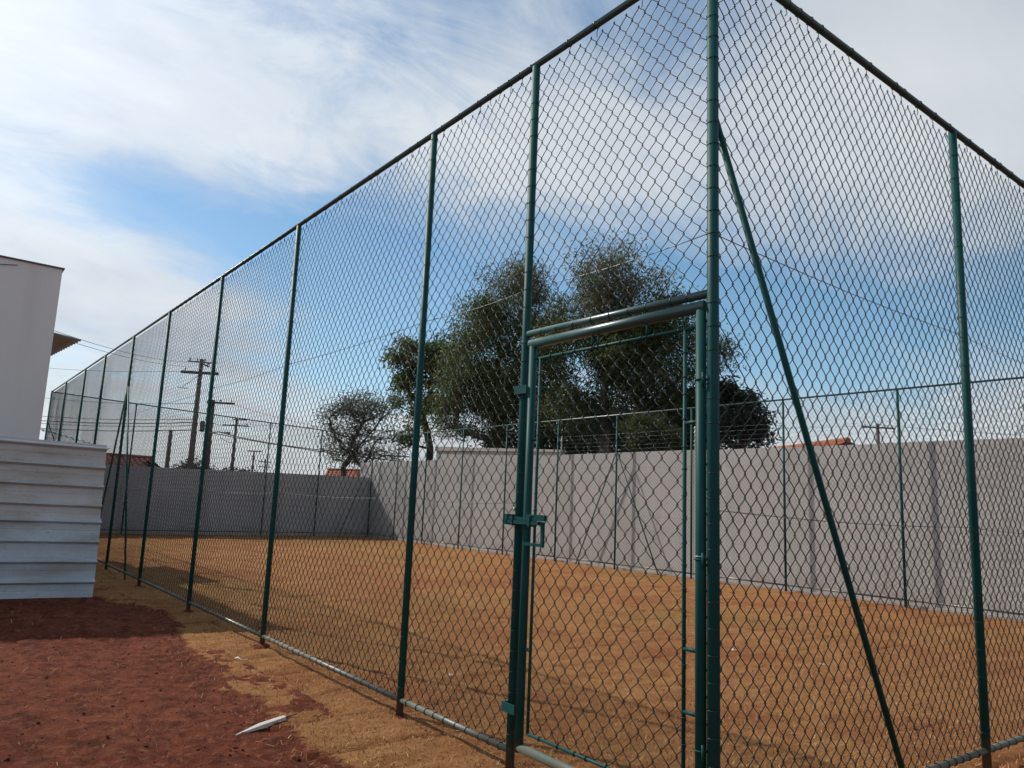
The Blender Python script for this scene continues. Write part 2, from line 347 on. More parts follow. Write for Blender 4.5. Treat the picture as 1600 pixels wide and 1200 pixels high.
# ------------------------------------------------------------------ ground and turf
def tensor_grid(name, xs, ys, zfun, m, smooth=True):
    X, Y = np.meshgrid(xs, ys, indexing='ij'); Z = zfun(X, Y)
    nx, ny = X.shape; idx = np.arange(nx*ny).reshape(nx, ny)
    F = np.stack([idx[:-1, :-1], idx[1:, :-1], idx[1:, 1:], idx[:-1, 1:]], -1).reshape(-1, 4)
    me = np_mesh(name, np.stack([X, Y, Z], -1).reshape(-1, 3), F)
    return link(name, me, m, None, smooth), X, Y
BY = np.array([-6, -1, 1.3, 1.69, 1.96, 2.34, 2.91, 3.4, 4.12, 5.09, 6.0, 6.6, 7.22, 7.55, 7.98, 8.6, 26])
BX = np.array([-.5, -.5, -.66, -.80, -.80, -.78, -.74, -.80, -.70, -.66, -.48, -.36, -.28, -.52, -.72, -.78, -.8])
def turf_in(X, Y):
    """signed distance-like: > 0 inside the turfed area"""
    a = X - np.interp(Y, BY, BX); b = Y + 0.42
    return np.minimum(a, b) + 0.34*fbm(X, Y, 2.6, 70, 5, 0.65)
def soil_z(X, Y):
    near = np.exp(-((X+2.5)**2 + (Y-3)**2)/90.0)
    return -0.022 + near*(0.055*fbm(X, Y, 1.1, 20, 3) + 0.040*fbm(X, Y, 5.0, 30, 3, 0.6) + 0.040*fbm(X, Y, 11.0, 35, 2, 0.7) + 0.022*np.abs(fbm(X, Y, 19.0, 38, 2, 0.7))) - np.where((X > -0.3) & (Y > -0.2), 0.05, 0.0)
def geo(a, b, n): return list(a + (b-a)*(np.geomspace(1, 60, n)-1)/59)
xs = np.array(geo(-5.6, -600, 22)[::-1] + list(np.arange(-5.55, 0.3, 0.026)) + list(np.arange(0.4, 14, 0.6)) + geo(14.5, 700, 22))
ys = np.array(geo(-0.2, -600, 26)[::-1]+[0.0, 0.2, 0.4] + list(np.arange(0.6, 9.5, 0.028)) + list(np.arange(9.7, 27, 0.8)) + geo(27.5, 900, 24))
g, _, _ = tensor_grid('ground', xs, ys, soil_z, M_SOIL); g['kind'] = 'structure'
SEAM = {}
def seam_f(X, Y):
    # joints between laid sod strips, wandering
    wx = X + 0.10*fbm(X, Y, 1.5, 81, 3); wy = Y + 0.10*fbm(X, Y, 1.5, 91, 3)
    row = np.floor(wy/0.62); fx = np.abs(((wx + 0.37*(row % 3))/1.25) % 1 - 0.5); fy = np.abs((wy/0.62) % 1 - 0.5)
    s1 = np.clip(1 - (0.5-fx)*1.25/0.025, 0, 1); s2 = np.clip(1 - (0.5-fy)*0.62/0.025, 0, 1)
    gate = np.clip((fbm(X, Y, 0.9, 101, 3)+0.10)*5, 0, 1)
    return np.maximum(s1, s2)*gate
def turf_z(X, Y):
    ins = np.clip(turf_in(X, Y)/0.10, -1, 1)
    return -0.004 + 0.030*fbm(X, Y, 0.9, 40, 3) + 0.030*fbm(X, Y, 3.5, 45, 2) + 0.030*fbm(X, Y, 9, 50, 3, 0.6) - 0.10*np.clip(-ins, 0, 1) - 0.012*(1-np.clip(ins/2.5, 0, 1)) - 0.022*seam_f(X, Y)
xs = np.array(list(np.arange(-1.3, 3.4, 0.030)) + list(np.arange(3.46, 12.38, 0.085)) + [12.36])
ys = np.array(list(np.arange(-0.85, 8.0, 0.030)) + list(np.arange(8.06, 25.2, 0.085)))
t, TX, TY = tensor_grid('turf', xs, ys, turf_z, M_TURF); t['kind'] = 'structure'
e_ = t.data.attributes.new('edge', 'FLOAT', 'POINT'); e_.data.foreach_set('value', np.clip(turf_in(TX, TY)/0.42, 0, 1).astype(np.float32).ravel())
a = t.data.attributes.new('seam', 'FLOAT', 'POINT'); a.data.foreach_set('value', (0.95*seam_f(TX, TY)).astype(np.float32).ravel())

def blades(name, n, xr, yr, lmin, lmax, w, cond, dens, label, zf):
    P = np.stack([RNG.uniform(*xr, n), RNG.uniform(*yr, n)], -1)
    dist = np.hypot(P[:, 0]-CAM.x, P[:, 1]-CAM.y)
    keep = cond(P[:, 0], P[:, 1]) & (RNG.random(n) < np.clip((dens/dist)**2, 0, 1))
    P = P[keep]; n = len(P); dist = dist[keep]
    z = zf(P[:, 0], P[:, 1])
    az = RNG.uniform(0, 2*math.pi, n); tilt = np.radians(RNG.uniform(25, 86, n)); L = RNG.uniform(lmin, lmax, n)*(0.8+dist*0.03)
    dirv = np.stack([np.cos(az)*np.sin(tilt), np.sin(az)*np.sin(tilt), np.cos(tilt)], -1)
    side = np.stack([-np.sin(az), np.cos(az), np.zeros(n)], -1)*(w*RNG.uniform(0.6, 1.3, n)*(0.7+dist*0.06))[:, None]
    base = np.stack([P[:, 0], P[:, 1], z-0.003], -1); mid = base + dirv*(L*0.6)[:, None]; tip = base + dirv*L[:, None]; tip[:, 2] -= L*0.18
    V = np.concatenate([base-side, base+side, mid+side*0.7, mid-side*0.7, tip], 0)
    i = np.arange(n); F = np.concatenate([np.stack([i, i+n, i+2*n], -1), np.stack([i, i+2*n, i+3*n], -1), np.stack([i+3*n, i+2*n, i+4*n], -1)], 0)
    me = np_mesh(name, V, F); o = link(name, me, M_BLADE)
    rn = RNG.random(n).astype(np.float32); at_ = me.attributes.new('rnd', 'FLOAT', 'POINT'); at_.data.foreach_set('value', np.concatenate([rn]*5))
    o['kind'] = 'stuff'; tag(o, label, 'grass'); return o
blades('dry_grass', 330000, (-1.1, 9), (-0.6, 14), 0.018, 0.050, 0.0022, lambda x, y: (turf_in(x, y) > -0.12*RNG.random(len(x))**2) & (RNG.random(len(x)) < 0.25+turf_in(x, y)*2.6), 4.3,
       'short straw coloured dead grass over the fenced court', lambda x, y: turf_z(x, y))
blades('straw_litter', 26000, (-4.5, 0), (-0.5, 8), 0.02, 0.07, 0.0020, lambda x, y: (turf_in(x, y) < 0.02) & (RNG.random(len(x)) < np.clip(1.1+turf_in(x, y)*3.0, 0.10, 1)), 3.6,
       'loose straw bits scattered on the red soil', lambda x, y: soil_z(x, y)+0.004)

def clods(name, n):
    phi = (1+5**.5)/2
    ico = np.array([(-1,phi,0),(1,phi,0),(-1,-phi,0),(1,-phi,0),(0,-1,phi),(0,1,phi),(0,-1,-phi),(0,1,-phi),(phi,0,-1),(phi,0,1),(-phi,0,-1),(-phi,0,1)])/1.9
    fc = np.array([(0,11,5),(0,5,1),(0,1,7),(0,7,10),(0,10,11),(1,5,9),(5,11,4),(11,10,2),(10,7,6),(7,1,8),(3,9,4),(3,4,2),(3,2,6),(3,6,8),(3,8,9),(4,9,5),(2,4,11),(6,2,10),(8,6,7),(9,8,1)])
    x = RNG.uniform(-4.6, 0, n); y = RNG.uniform(-0.3, 8.2, n); k = turf_in(x, y) < 0.06; x, y = x[k], y[k]; n = len(x)
    R = 0.0020 + 0.012*RNG.random(n)**18 + 0.004*RNG.random(n)**2
    V = ico[None]*(R[:, None, None])*RNG.uniform(0.55, 1.25, (n, 12, 1))*np.array([1, 1, 0.7])
    an = RNG.uniform(0, 6.28, n); ca, sa = np.cos(an), np.sin(an)
    V = np.stack([V[..., 0]*ca[:, None]-V[..., 1]*sa[:, None], V[..., 0]*sa[:, None]+V[..., 1]*ca[:, None], V[..., 2]], -1)
    V += np.stack([x, y, soil_z(x, y)+R*0.25], -1)[:, None]
    F = (fc[None] + (np.arange(n)*12)[:, None, None]).reshape(-1, 3)
    o = link(name, np_mesh(name, V.reshape(-1, 3), F), M_SOIL); o['kind'] = 'stuff'; tag(o, 'loose red clods and pebbles on the bare soil', 'clods')
clods('soil_clods', 8000)

# ------------------------------------------------------------------ chain link fences
def mesh_panel(parent, O, D, width, z0, z1, nrm, detail, seed, name='wire_mesh', r_=0.0024, bulge=0.014, pw=0.084, ph=0.104):
    """interlaced zigzag wires hung from O along unit D; nrm = side the mesh bulges to; pw, ph = diamond width and height"""
    O = np.array(O, float); D = np.array(D, float); NR = np.array(nrm, float)
    nw = max(1, int(round(width/(pw/2)))); hx = width/nw; nz = int(round((z1-z0)/(ph/2))); hz = (z1-z0)/nz
    I, J = np.meshgrid(np.arange(nw), np.arange(nz+1), indexing='ij')
    par = (I+J) % 2
    x = (I+par)*hx; z = z0 + J*hz
    sgn = np.where(par == 1, 1.0, -1.0)
    if detail:
        k = 0.0030; e = 0.0042; bow = 0.0035
        # two points at each twist, one bowed point on the run to the next twist
        xm = x - sgn*hx*0.5 + sgn*bow*0.6; zm = z + hz*0.5 - bow
        x = np.stack([x+sgn*k, x+sgn*k, xm], -1).reshape(nw, -1)[:, :-1]; z = np.stack([z-e, z+e, zm], -1).reshape(nw, -1)[:, :-1]
        y = np.stack([-sgn*0.0021, sgn*0.0021, sgn*0.0004], -1).reshape(nw, -1)[:, :-1]; ns = 4
    else: y = 0.0015*sgn; ns = 3
    # uneven tension: slow drift of the weave in its plane, slight belly out of plane
    u_ = x + seed*7.3
    edge = np.clip(np.minimum(x, width-x)/0.25, 0, 1)*np.clip(np.minimum(z-z0, z1-z)/0.25, 0, 1)
    x = x + edge*(0.055*fbm(u_, z, 0.7, 300+seed, 2) + 0.010*fbm(u_, z, 5.0, 320+seed, 2))
    z = z + edge*(0.060*fbm(u_, z, 0.7, 400+seed, 2) + 0.010*fbm(u_, z, 5.0, 420+seed, 2)); y = y + bulge*edge*2*fbm(u_, z, 0.6, 500+seed, 3)
    M = x.shape[1]
    C = O + x[..., None]*D + y[..., None]*NR; C[..., 2] += z
    ang = 2*math.pi*np.arange(ns)/ns + 0.4
    off = (np.cos(ang)[:, None]*D*1.25 + np.sin(ang)[:, None]*NR)*r_
    V = C[:, :, None, :] + off
    base = (np.arange(nw)[:, None, None]*M + np.arange(M-1)[None, :, None])*ns; k0 = np.arange(ns)[None, None]; k1 = (k0+1) % ns
    F = np.stack([base+k0, base+k1, base+ns+k1, base+ns+k0], -1).reshape(-1, 4)
    o = link(name, np_mesh(name, V.reshape(-1, 3), F), M_WIRE, parent, True); o['kind'] = 'stuff'; return o

H = 4.0
def mound(P, parent, nr):
    """disturbed earth round a post foot"""
    mb = MB(); z0 = float(turf_z(np.array([P.x]), np.array([P.y]))[0]); V = [(P.x, P.y, z0+0.024)]; n = 14; F = []
    for j, (rr, hh) in enumerate(((0.035, 0.020), (0.062, 0.011), (0.105, -0.03))):
        for k in range(n):
            a_ = 2*math.pi*k/n; q = rr*random.uniform(0.75, 1.25); V.append((P.x+q*math.cos(a_), P.y+q*math.sin(a_), z0+hh*random.uniform(0.6, 1.3)))
    F += [(0, 1+k, 1+(k+1) % n) for k in range(n)]
    for j in range(2): F += [(1+j*n+k, 1+(j+1)*n+k, 1+(j+1)*n+(k+1) % n, 1+j*n+(k+1) % n) for k in range(n)]
    mb.add(V, F); mb.build('footing', M_SOIL, parent)
def fence(name, label, A, B, posts, zb, inner, detail_upto, braces=(), skip_panel=(), own=(True, True), tie_upto=0, rp=0.0238, pw=0.084):
    """A,B ground ends; posts = distances from A (including both ends); inner = side of the mesh"""
    A = Vector((*A, 0)); B = Vector((*B, 0)); D = (B-A).normalized(); nr = Vector((*inner, 0))
    e = empty(name, A, label, 'fence', 'chain link fences round the court')
    for i, s in enumerate(posts):
        if (i == 0 and not own[0]) or (i == len(posts)-1 and not own[1]): continue
        P = A + D*s; mb = MB(); rr = rp*1.06 if i in (0, len(posts)-1) else rp
        top = H + (0.03 if i in (0, len(posts)-1) else -0.012)
        mb.tube([P+Vector((0, 0, -0.15)), P+Vector((0, 0, top))], rr, 16)
        o = mb.build('post', M_POST, e, True)
        if s <= tie_upto: mound(P, e, nr)
        if s <= tie_upto:
            tb = MB(); z = 0.16+0.03*random.random()
            while z < H-0.05:
                tb.ring(P+Vector((0, 0, z)), (0, 0, 1), rr+0.0012, 0.0016, 12)
                q = P + nr*(rr+0.004) + Vector((0, 0, z)); tb.tube([q - D*0.004, q + nr*0.012 + D*0.014 + Vector((0, 0, 0.004))], 0.0022, 4)
                z += 0.105*random.choice((1, 1, 2))*(1 if s < 1.4 else 1.5)
            tb.build('tie_wire', M_TIE, o, True)['kind'] = 'stuff'
    L = posts[-1]
    mb = MB(); mb.tube([A+Vector((0, 0, H)), A+D*L+Vector((0, 0, H))], 0.0195, 16); tr = mb.build('top_rail', M_RAIL, e, True)
    segs = [(posts[i], posts[i+1]) for i in range(len(posts)-1) if i not in skip_panel]
    for a_, b_ in segs:
        mb = MB(); mb.tube([A+D*(a_+rp*0.6)+Vector((0, 0, zb)), A+D*(b_-rp*0.6)+Vector((0, 0, zb))], 0.0175, 12); br = mb.build('bottom_rail', M_SILL if tie_upto else M_RAIL, e, True)
        if a_ < tie_upto:
            tb = MB(); s = a_+0.08
            while s < b_-0.05:
                P = A+D*s+Vector((0, 0, zb)); tb.ring(P, D, 0.0195, 0.0028, 10)
                q = P+nr*0.010+Vector((0, 0, 0.018)); tb.tube([q, q+Vector((0, 0, 0.016))+D*random.uniform(-.01, .01)], 0.0028, 4)
                s += random.uniform(0.085, 0.125)
            tb.build('tie_wire', M_TIE, br, True)['kind'] = 'stuff'
    if tie_upto:
        tb = MB(); s = 0.1
        while s < min(L, tie_upto):
            P = A+D*s+Vector((0, 0, H)); tb.ring(P, D, 0.0212, 0.0028, 10); q = P+Vector((0, 0, -0.018))+nr*0.008
            tb.tube([q, q+Vector((0, 0, -0.03))+D*random.uniform(-.012, .012), q+Vector((0, 0, -0.05))+D*random.uniform(-.02, .02)], 0.0025, 4); s += random.choice((0.106, 0.212, 0.318))
        tb.build('tie_wire', M_TIE, tr, True)['kind'] = 'stuff'
    for i in range(len(posts)-1):
        if i in skip_panel: continue
        a_, b_ = posts[i], posts[i+1]; w = b_-a_
        O = A + D*a_ + nr*(rp+0.004)
        mesh_panel(e, O, D, w, zb+0.02, H-0.03, nr, a_ < detail_upto, i+int(A.x*3+A.y*5)+len(posts), pw=pw)
    for z in (1.37, 2.60):
        for i in range(len(posts)-1):
            if i in skip_panel and z < 2.3: continue
            a_, b_ = posts[i], posts[i+1]; mb = MB()
            mb.tube([A+D*(a_+(b_-a_)*k/6)+nr*(rp+0.012)+Vector((0, 0, z-0.02*math.sin(math.pi*k/6)+0.01)) for k in range(7)], 0.0024, 5)
            mb.build('tension_wire', M_TENS, e, True)
    for s, ds, zt in braces:
        mb = MB(); P = A+D*s; sg = 1 if ds > 0 else -1
        mb.tube([P+D*sg*0.02+Vector((0, 0, zt)), P+D*ds+Vector((0, 0, -0.05))], 0.0155, 14); mb.build('brace', M_POST, e, True)
    return e, A, D
LP = [0, 1.23, 2.33, 4.71, 7.00, 9.40, 11.72, 14.21, 16.48, 19.28, 21.94]
left, LA, LD = fence('chain_link_fence', 'tall green chain link fence receding left from the gate to the far corner', (0, 0), (0, 21.94), LP, 0.09, (1, 0), 7.5,
                     braces=((11.72, -1.45, 3.1), (11.72, 1.45, 3.1)), skip_panel=(0,), tie_upto=9.5)
RP = [0, 2.61, 4.99, 7.38, 9.76, 12.14]
right, _, _ = fence('chain_link_fence', 'green chain link fence right of the gate with one long slanting brace', (0, 0), (12.14, 0), RP, 0.09, (0, 1), 3.0,
                    braces=((0.0, 1.66, 3.13),), own=(False, True), tie_upto=5.1, pw=0.089)
FV = Vector((12.19, 24.69-21.94)); FL = FV.length
far, _, _ = fence('chain_link_fence', 'low looking distant chain link fence before the shaded grey end wall', (0, 21.94), (12.19, 24.69), [FL*q for q in (0, 0.2, 0.4, 0.598, 0.785, 1.0)], 0.12,
                  (-FV.y/FL, FV.x/FL), -1, braces=((0, 1.5, 3.1), (FL, -1.5, 3.1)), own=(False, False))
BP = [0, 2.29, 4.58, 6.88, 9.21, 11.56, 13.80, 16.13, 18.46, 20.69, 22.68, 24.69]
back, _, _ = fence('chain_link_fence', 'chain link fence along the sunlit pale wall across the court', (12.14, 0), (12.19, 24.69), BP, 0.12, (1, 0), -1,
                   braces=((11.56, -1.42, 3.0), (11.56, 1.42, 3.0)), own=(False, True))
# over-gate lintel and mesh belong to the left fence
mb = MB(); mb.tube([(0, 0.02, 2.315), (0, 1.21, 2.325)], 0.0195, 16); lintel = mb.build('lintel_rail', M_RAIL, left, True)
tb = MB()
for k in range(9): tb.ring((0, 0.10+0.125*k+random.uniform(-.02, .02), 2.317), (0, 1, 0), 0.0212, 0.0030, 10)
tb.build('tie_wire', M_TIE, lintel, True)['kind'] = 'stuff'
mesh_panel(left, (0.029, 0, 0), (0, 1, 0), 1.23, 2.335, H-0.03, (1, 0, 0), True, 3)
mb = MB(); mb.box((-0.034, 1.195, 1.343), (-0.024, 1.235, 1.372)); 

# ------------------------------------------------------------------ gate
gate = empty('pedestrian_gate', (0, 0.6, 0), 'green tubular gate with chain link infill and sliding latch beside the corner post', 'gate')
GY0, GY1, GZ0, GZ1 = 0.0515, 1.150, 0.128, 2.258
def tube_part(name, pts, rad, parent, m=M_POST, n=14): mb = MB(); mb.tube(pts, rad, n); return mb.build(name, m, parent, True)
GX = -0.012
tube_part('top_tube', [(GX, GY0-0.018, GZ1), (GX, GY1+0.022, GZ1)], 0.0265, gate, M_RAIL, 20)
tube_part('bottom_tube', [(GX, GY0, GZ0), (GX, GY1, GZ0)], 0.0225, gate, M_SILL)
stile_h = tube_part('hinge_stile', [(GX, GY0, GZ0-0.02), (GX, GY0, GZ1+0.012)], 0.0225, gate)
stile_l = tube_part('latch_stile', [(GX, GY1, GZ0-0.02), (GX, GY1, GZ1+0.012)], 0.0225, gate)
IY0, IY1, IZ0, IZ1 = 0.138, 1.092, 0.208, 2.170
inner = MB()
def bar(a, b, w=0.0075):
    m_ = MB(); a = Vector(a); b = Vector(b); m_.tube([a, b], w, 6); return m_
for nm, a_, b_ in (('inner_bar', (GX+.004, IY0-.06, IZ1), (GX+.004, IY1+.03, IZ1)), ('inner_bar', (GX+.004, IY0, IZ0), (GX+.004, IY1, IZ0)),
                   ('inner_bar', (GX+.004, IY0, IZ0), (GX+.004, IY0, IZ1)), ('inner_bar', (GX+.004, IY1, IZ0), (GX+.004, IY1, IZ1))):
    o = bar(a_, b_, 0.0085).build(nm, M_POST, gate, True)
    tb = MB(); A_ = Vector(a_); B_ = Vector(b_); n_ = int((B_-A_).length/0.1)
    for k in range(1, n_): tb.ring(A_.lerp(B_, (k+random.uniform(-.2, .2))/n_), (B_-A_), 0.011, 0.003, 8)
    tb.build('tie_wire', M_TIE, o, True)['kind'] = 'stuff'
for z in (0.55, 0.80, 1.75): 
    bar((GX, GY0, z), (GX+.004, IY0, z), 0.009).build('spacer', M_POST, gate, True); 
for z in (0.62, 1.72): bar((GX, IY1, z), (GX+.004, GY1, z), 0.009).build('spacer', M_POST, gate, True)
for y in (0.35, 0.66, 0.70): bar((GX, y, IZ1), (GX, y, GZ1-.01), 0.006).build('spacer', M_POST, gate, True)
mesh_panel(gate, (GX+0.014, IY0, 0), (0, 1, 0), IY1-IY0, IZ0, IZ1, (1, 0, 0), True, 5, bulge=0.006)
# bands clasping gate post and latch stile
for z in (2.0, 0.31):
    mb = MB(); mb.box((-0.046, 1.160, z-0.024), (-0.0385, 1.262, z+0.024)); mb.box((-0.0385, 1.250, z-0.024), (0.004, 1.2615, z+0.024))
    mb.build('stop_band', M_POST, gate)
# hinges
for z in (1.93, 1.17, 0.42):
    mb = MB(); mb.ring((GX, GY0, z), (0, 0, 1), 0.0245, 0.004, 14); mb.tube([(GX-0.020, GY0-0.024, z-0.03), (GX-0.020, GY0-0.024, z+0.03)], 0.006, 8)
    hg = mb.build('hinge', M_POST, gate, True)
    if z == 1.17: mb = MB(); mb.ring((GX, GY0, z+0.012), (0, 0, 1), 0.0245, 0.0022, 14); mb.build('worn_ring', M_SCUFF, hg, True)
# sliding bolt latch
mb = MB()
mb.box((-0.062, 0.965, 1.284), (-0.046, 1.270, 1.300)); 
bolt = mb.build('latch_bolt', M_POST, gate)
mb = MB(); mb.box((-0.066, 1.005, 1.262), (-0.040, 1.265, 1.282)); mb.box((-0.066, 1.255, 1.255), (0.0, 1.278, 1.312)); mb.build('latch_plate', M_POST, bolt)
for y in (1.215, 1.075): mb = MB(); mb.box((-0.070, y-0.008, 1.252), (-0.036, y+0.008, 1.308)); mb.build('latch_keeper', M_POST, bolt)
mb = MB(); mb.box((-0.040, 0.985, 1.296), (-0.022, 1.128, 1.316)); mb.build('latch_strap', M_POST, bolt)
mb = MB(); mb.box((-0.052, 0.982, 1.150), (-0.036, 0.998, 1.280)); mb.build('handle', M_POST, bolt)
mb = MB(); mb.box((-0.050, 0.998, 1.152), (-0.034, 1.130, 1.168)); mb.build('handle_bracket', M_POST, bolt)
mb = MB(); mb.ring((-0.052, 1.000, 1.185), (1, 0, 0.2), 0.016, 0.0025, 10); mb.build('wire_loop', M_TENS, bolt, True)
mb = MB(); mb.tube([(-0.026, 1.244, 1.330), (-0.026, 1.244, 1.350)], 0.007, 8); mb.build('knot', M_SCUFF, bolt, True)

# ------------------------------------------------------------------ walls
wall = empty('boundary_wall', (12.45, 10, 0), 'long pale rendered wall running behind the court, lit by the sun', 'wall')
pan = [26.0, 20.4, 13.9, 9.3, 5.0, 0.4, -4.2, -9.0]
for i in range(len(pan)-1):
    mb = MB(); y1, y0 = pan[i], pan[i+1]; z = 3.0 + (0.0, 0.0, 0.018, 0.0, 0.012, 0.0, 0.01)[i]; dx = (0, .003, 0, .004, .001, .003, 0)[i]
    mb.box((12.36+dx, y0+0.004, -0.1), (12.52+dx, y1-0.004, z)); mb.build('wall_panel', M_WALL, wall)
mb = MB(); mb.box((12.27, -9, -0.1), (12.358, 24.85, 0.035)); mb.build('footing', M_KERB, wall)
mb = MB(); mb.prism([(12.40, 13.90, 3.002), (12.40, 13.90, 3.13), (12.40, 20.40, 3.45), (12.40, 20.40, 3.002)], (0.14, 0, 0)); ub = mb.build('raised_section', M_WALL, wall)
mb = MB(); mb.prism([(12.345, 13.88, 3.105), (12.345, 13.88, 3.165), (12.345, 20.42, 3.49), (12.345, 20.42, 3.34)], (0.22, 0, 0)); mb.build('coping', M_WALL, wall)
endw = empty('boundary_wall', (4, 23.1, 0), 'lower grey wall in shade at the far end of the court', 'wall')
def ey(x): return 22.30 + 0.2255*x
ex = [-9, -4.5, 0.0, 2.5, 5.0, 7.5, 10.0, 12.35]
for i in range(len(ex)-1):
    x0, x1 = ex[i]+0.003, ex[i+1]-0.003; z0, z1 = 2.0+0.031*x0, 2.0+0.031*x1; o_ = (0, .004, .001, .005, 0, .003, 0)[i]
    mb = MB(); mb.prism([(x0, ey(x0)+o_, -0.1), (x1, ey(x1)+o_, -0.1), (x1, ey(x1)+o_, z1), (x0, ey(x0)+o_, z0)], (-0.03, 0.14, 0)); mb.build('wall_panel', M_WALL2, endw)
mb = MB(); mb.prism([(-9, ey(-9)-0.07, -0.1), (12.25, ey(12.25)-0.07, -0.1), (12.25, ey(12.25)-0.07, 0.06), (-9, ey(-9)-0.07, 0.06)], (0, 0.065, 0)); mb.build('footing', M_KERB, endw)

# electric wire along the top of the pale wall
ef = empty('electric_fence', (12.5, 8, 3.0), 'thin electric security wires on white rods along the pale wall top', 'security fence')
rods = [13.97, 9.34, 4.7, 0.1]
for y in rods:
    mb = MB(); mb.tube([(12.47, y, 2.95), (12.47, y, 3.60)], 0.014, 8); o = mb.build('rod', M_WHITE, ef, True)
    for k in range(5):
        mb = MB(); mb.tube([(12.44, y, 3.13+0.105*k), (12.48, y, 3.13+0.105*k)], 0.02, 8); mb.build('insulator', M_WHITE, o, True)
for k in range(5):
    for a_, b_ in zip(rods[:-1], rods[1:]):
        mb = MB(); mb.tube([(12.44, a_+(b_-a_)*q/6, 3.13+0.105*k-0.02*math.sin(math.pi*q/6)) for q in range(7)], 0.0022, 4); mb.build('wire', M_TENS, ef, True)

# ------------------------------------------------------------------ left hoarding and buildings
hoard = empty('metal_hoarding', (-3, 8.2, 0), 'hoarding of white ribbed metal sheets in front of the white building', 'hoarding')
def rib_sheet(x0, x1, z0, n, pitch, y, m, lean=0.0, seed=0):
    """horizontal trapezoid ribs, extruded along X with slight dents"""
    prof = []
    for k in range(n):
        b = z0 + k*pitch
        prof += [(0.0, b), (0.0, b+pitch*0.30), (0.004, b+pitch*0.33), (0.0, b+pitch*0.36), (0.0, b+pitch*0.66), (-0.058, b+pitch*0.775), (-0.058, b+pitch*0.82), (0.0, b+pitch*0.90)]
    prof.append((0.0, z0+n*pitch))
    xs_ = np.linspace(x0, x1, 60); mb = MB(); V = []
    for x in xs_:
        for (o_, z) in prof:
            q = 0.016*float(fbm(np.array([x*1.0]), np.array([z]), 1.3, 600+seed, 3)[0])
            V.append((x - 0.03*lean*(z), y - o_*(-1) + q, z + 0.010*float(fbm(np.array([x]), np.array([0.0]), 0.8, 640+seed, 2)[0])))
    m_ = len(prof); F = [(i*m_+j, (i+1)*m_+j, (i+1)*m_+j+1, i*m_+j+1) for i in range(len(xs_)-1) for j in range(m_-1)]
    mb.add(V, F); o = mb.build('metal_sheet', m, hoard); 
    sm = o.modifiers.new('thickness', 'SOLIDIFY'); sm.thickness = 0.0015; sm.offset = 1; return o
rib_sheet(-5.2, -0.815, 0.015, 4, 0.238, 8.18, M_SHEET2, 0.4, 1)
rib_sheet(-5.2, -0.815, 0.93, 4, 0.235, 8.165, M_SHEET, 0.9, 5)
for x in (-4.9, -3.4, -2.1, -0.90):
    mb = MB(); mb.box((x-0.03, 8.225, -0.2), (x+0.03, 8.285, 1.80)); mb.build('stake', M_TIMBER, hoard)

bl = empty('building', (-5.5, 13.5, 0), 'plain off white plastered building behind the metal hoarding', 'building')
mb = MB(); mb.box((-9.5, 10.0, -0.1), (-1.43, 17.5, 4.47)); mb.build('wall', M_BLDG, bl)
mb = MB(); mb.box((-9.52, 9.975, 4.472), (-1.405, 17.525, 4.492)); mb.build('coping', M_COPE, bl)
def corrugated(name, O, U, Vv, nu, amp, pitch, m, parent, thick=0.006):
    """sheet from O: U runs across the corrugations, Vv along them"""
    O, U, Vv = Vector(O), Vector(U), Vector(Vv); nn = U.cross(Vv).normalized(); L = U.length; k = int(L/pitch*8); mb = MB()
    V = []
    for i in range(k+1):
        q = O + U*(i/k) + nn*amp*math.sin(2*math.pi*i/8); V += [q, q+Vv]
    mb.add(V, [(2*i, 2*i+1, 2*i+3, 2*i+2) for i in range(k)]); o = mb.build(name, m, parent, True)
    s = o.modifiers.new('thickness', 'SOLIDIFY'); s.thickness = thick; return o
corrugated('awning', (-1.445, 13.62, 4.235), (-0.22, 2.55, 0.0), (0.93, 0.36, -0.03), 1, 0.034, 0.21, M_FIBRO, bl)
cb = MB(); cb.tube([(-4.4, 9.985, 4.0), (-3.0, 9.985, 4.22), (-2.0, 9.985, 4.40)], 0.005, 5); cb.build('cable', M_CABLE, bl)

shed = empty('shed', (1.4, 36.5, 0), 'small shed with dark corrugated roof beyond the end wall, far left', 'shed')
mb = MB(); mb.box((-3, 36.2, -0.1), (3.6, 39, 3.15)); mb.build('wall', M_HOUSE, shed)
corrugated('roof', (-3.4, 36.0, 4.75), (7.6, -0.9, -1.62), (0.5, 3.2, 0.25), 1, 0.03, 0.25, M_FIBRO, shed)

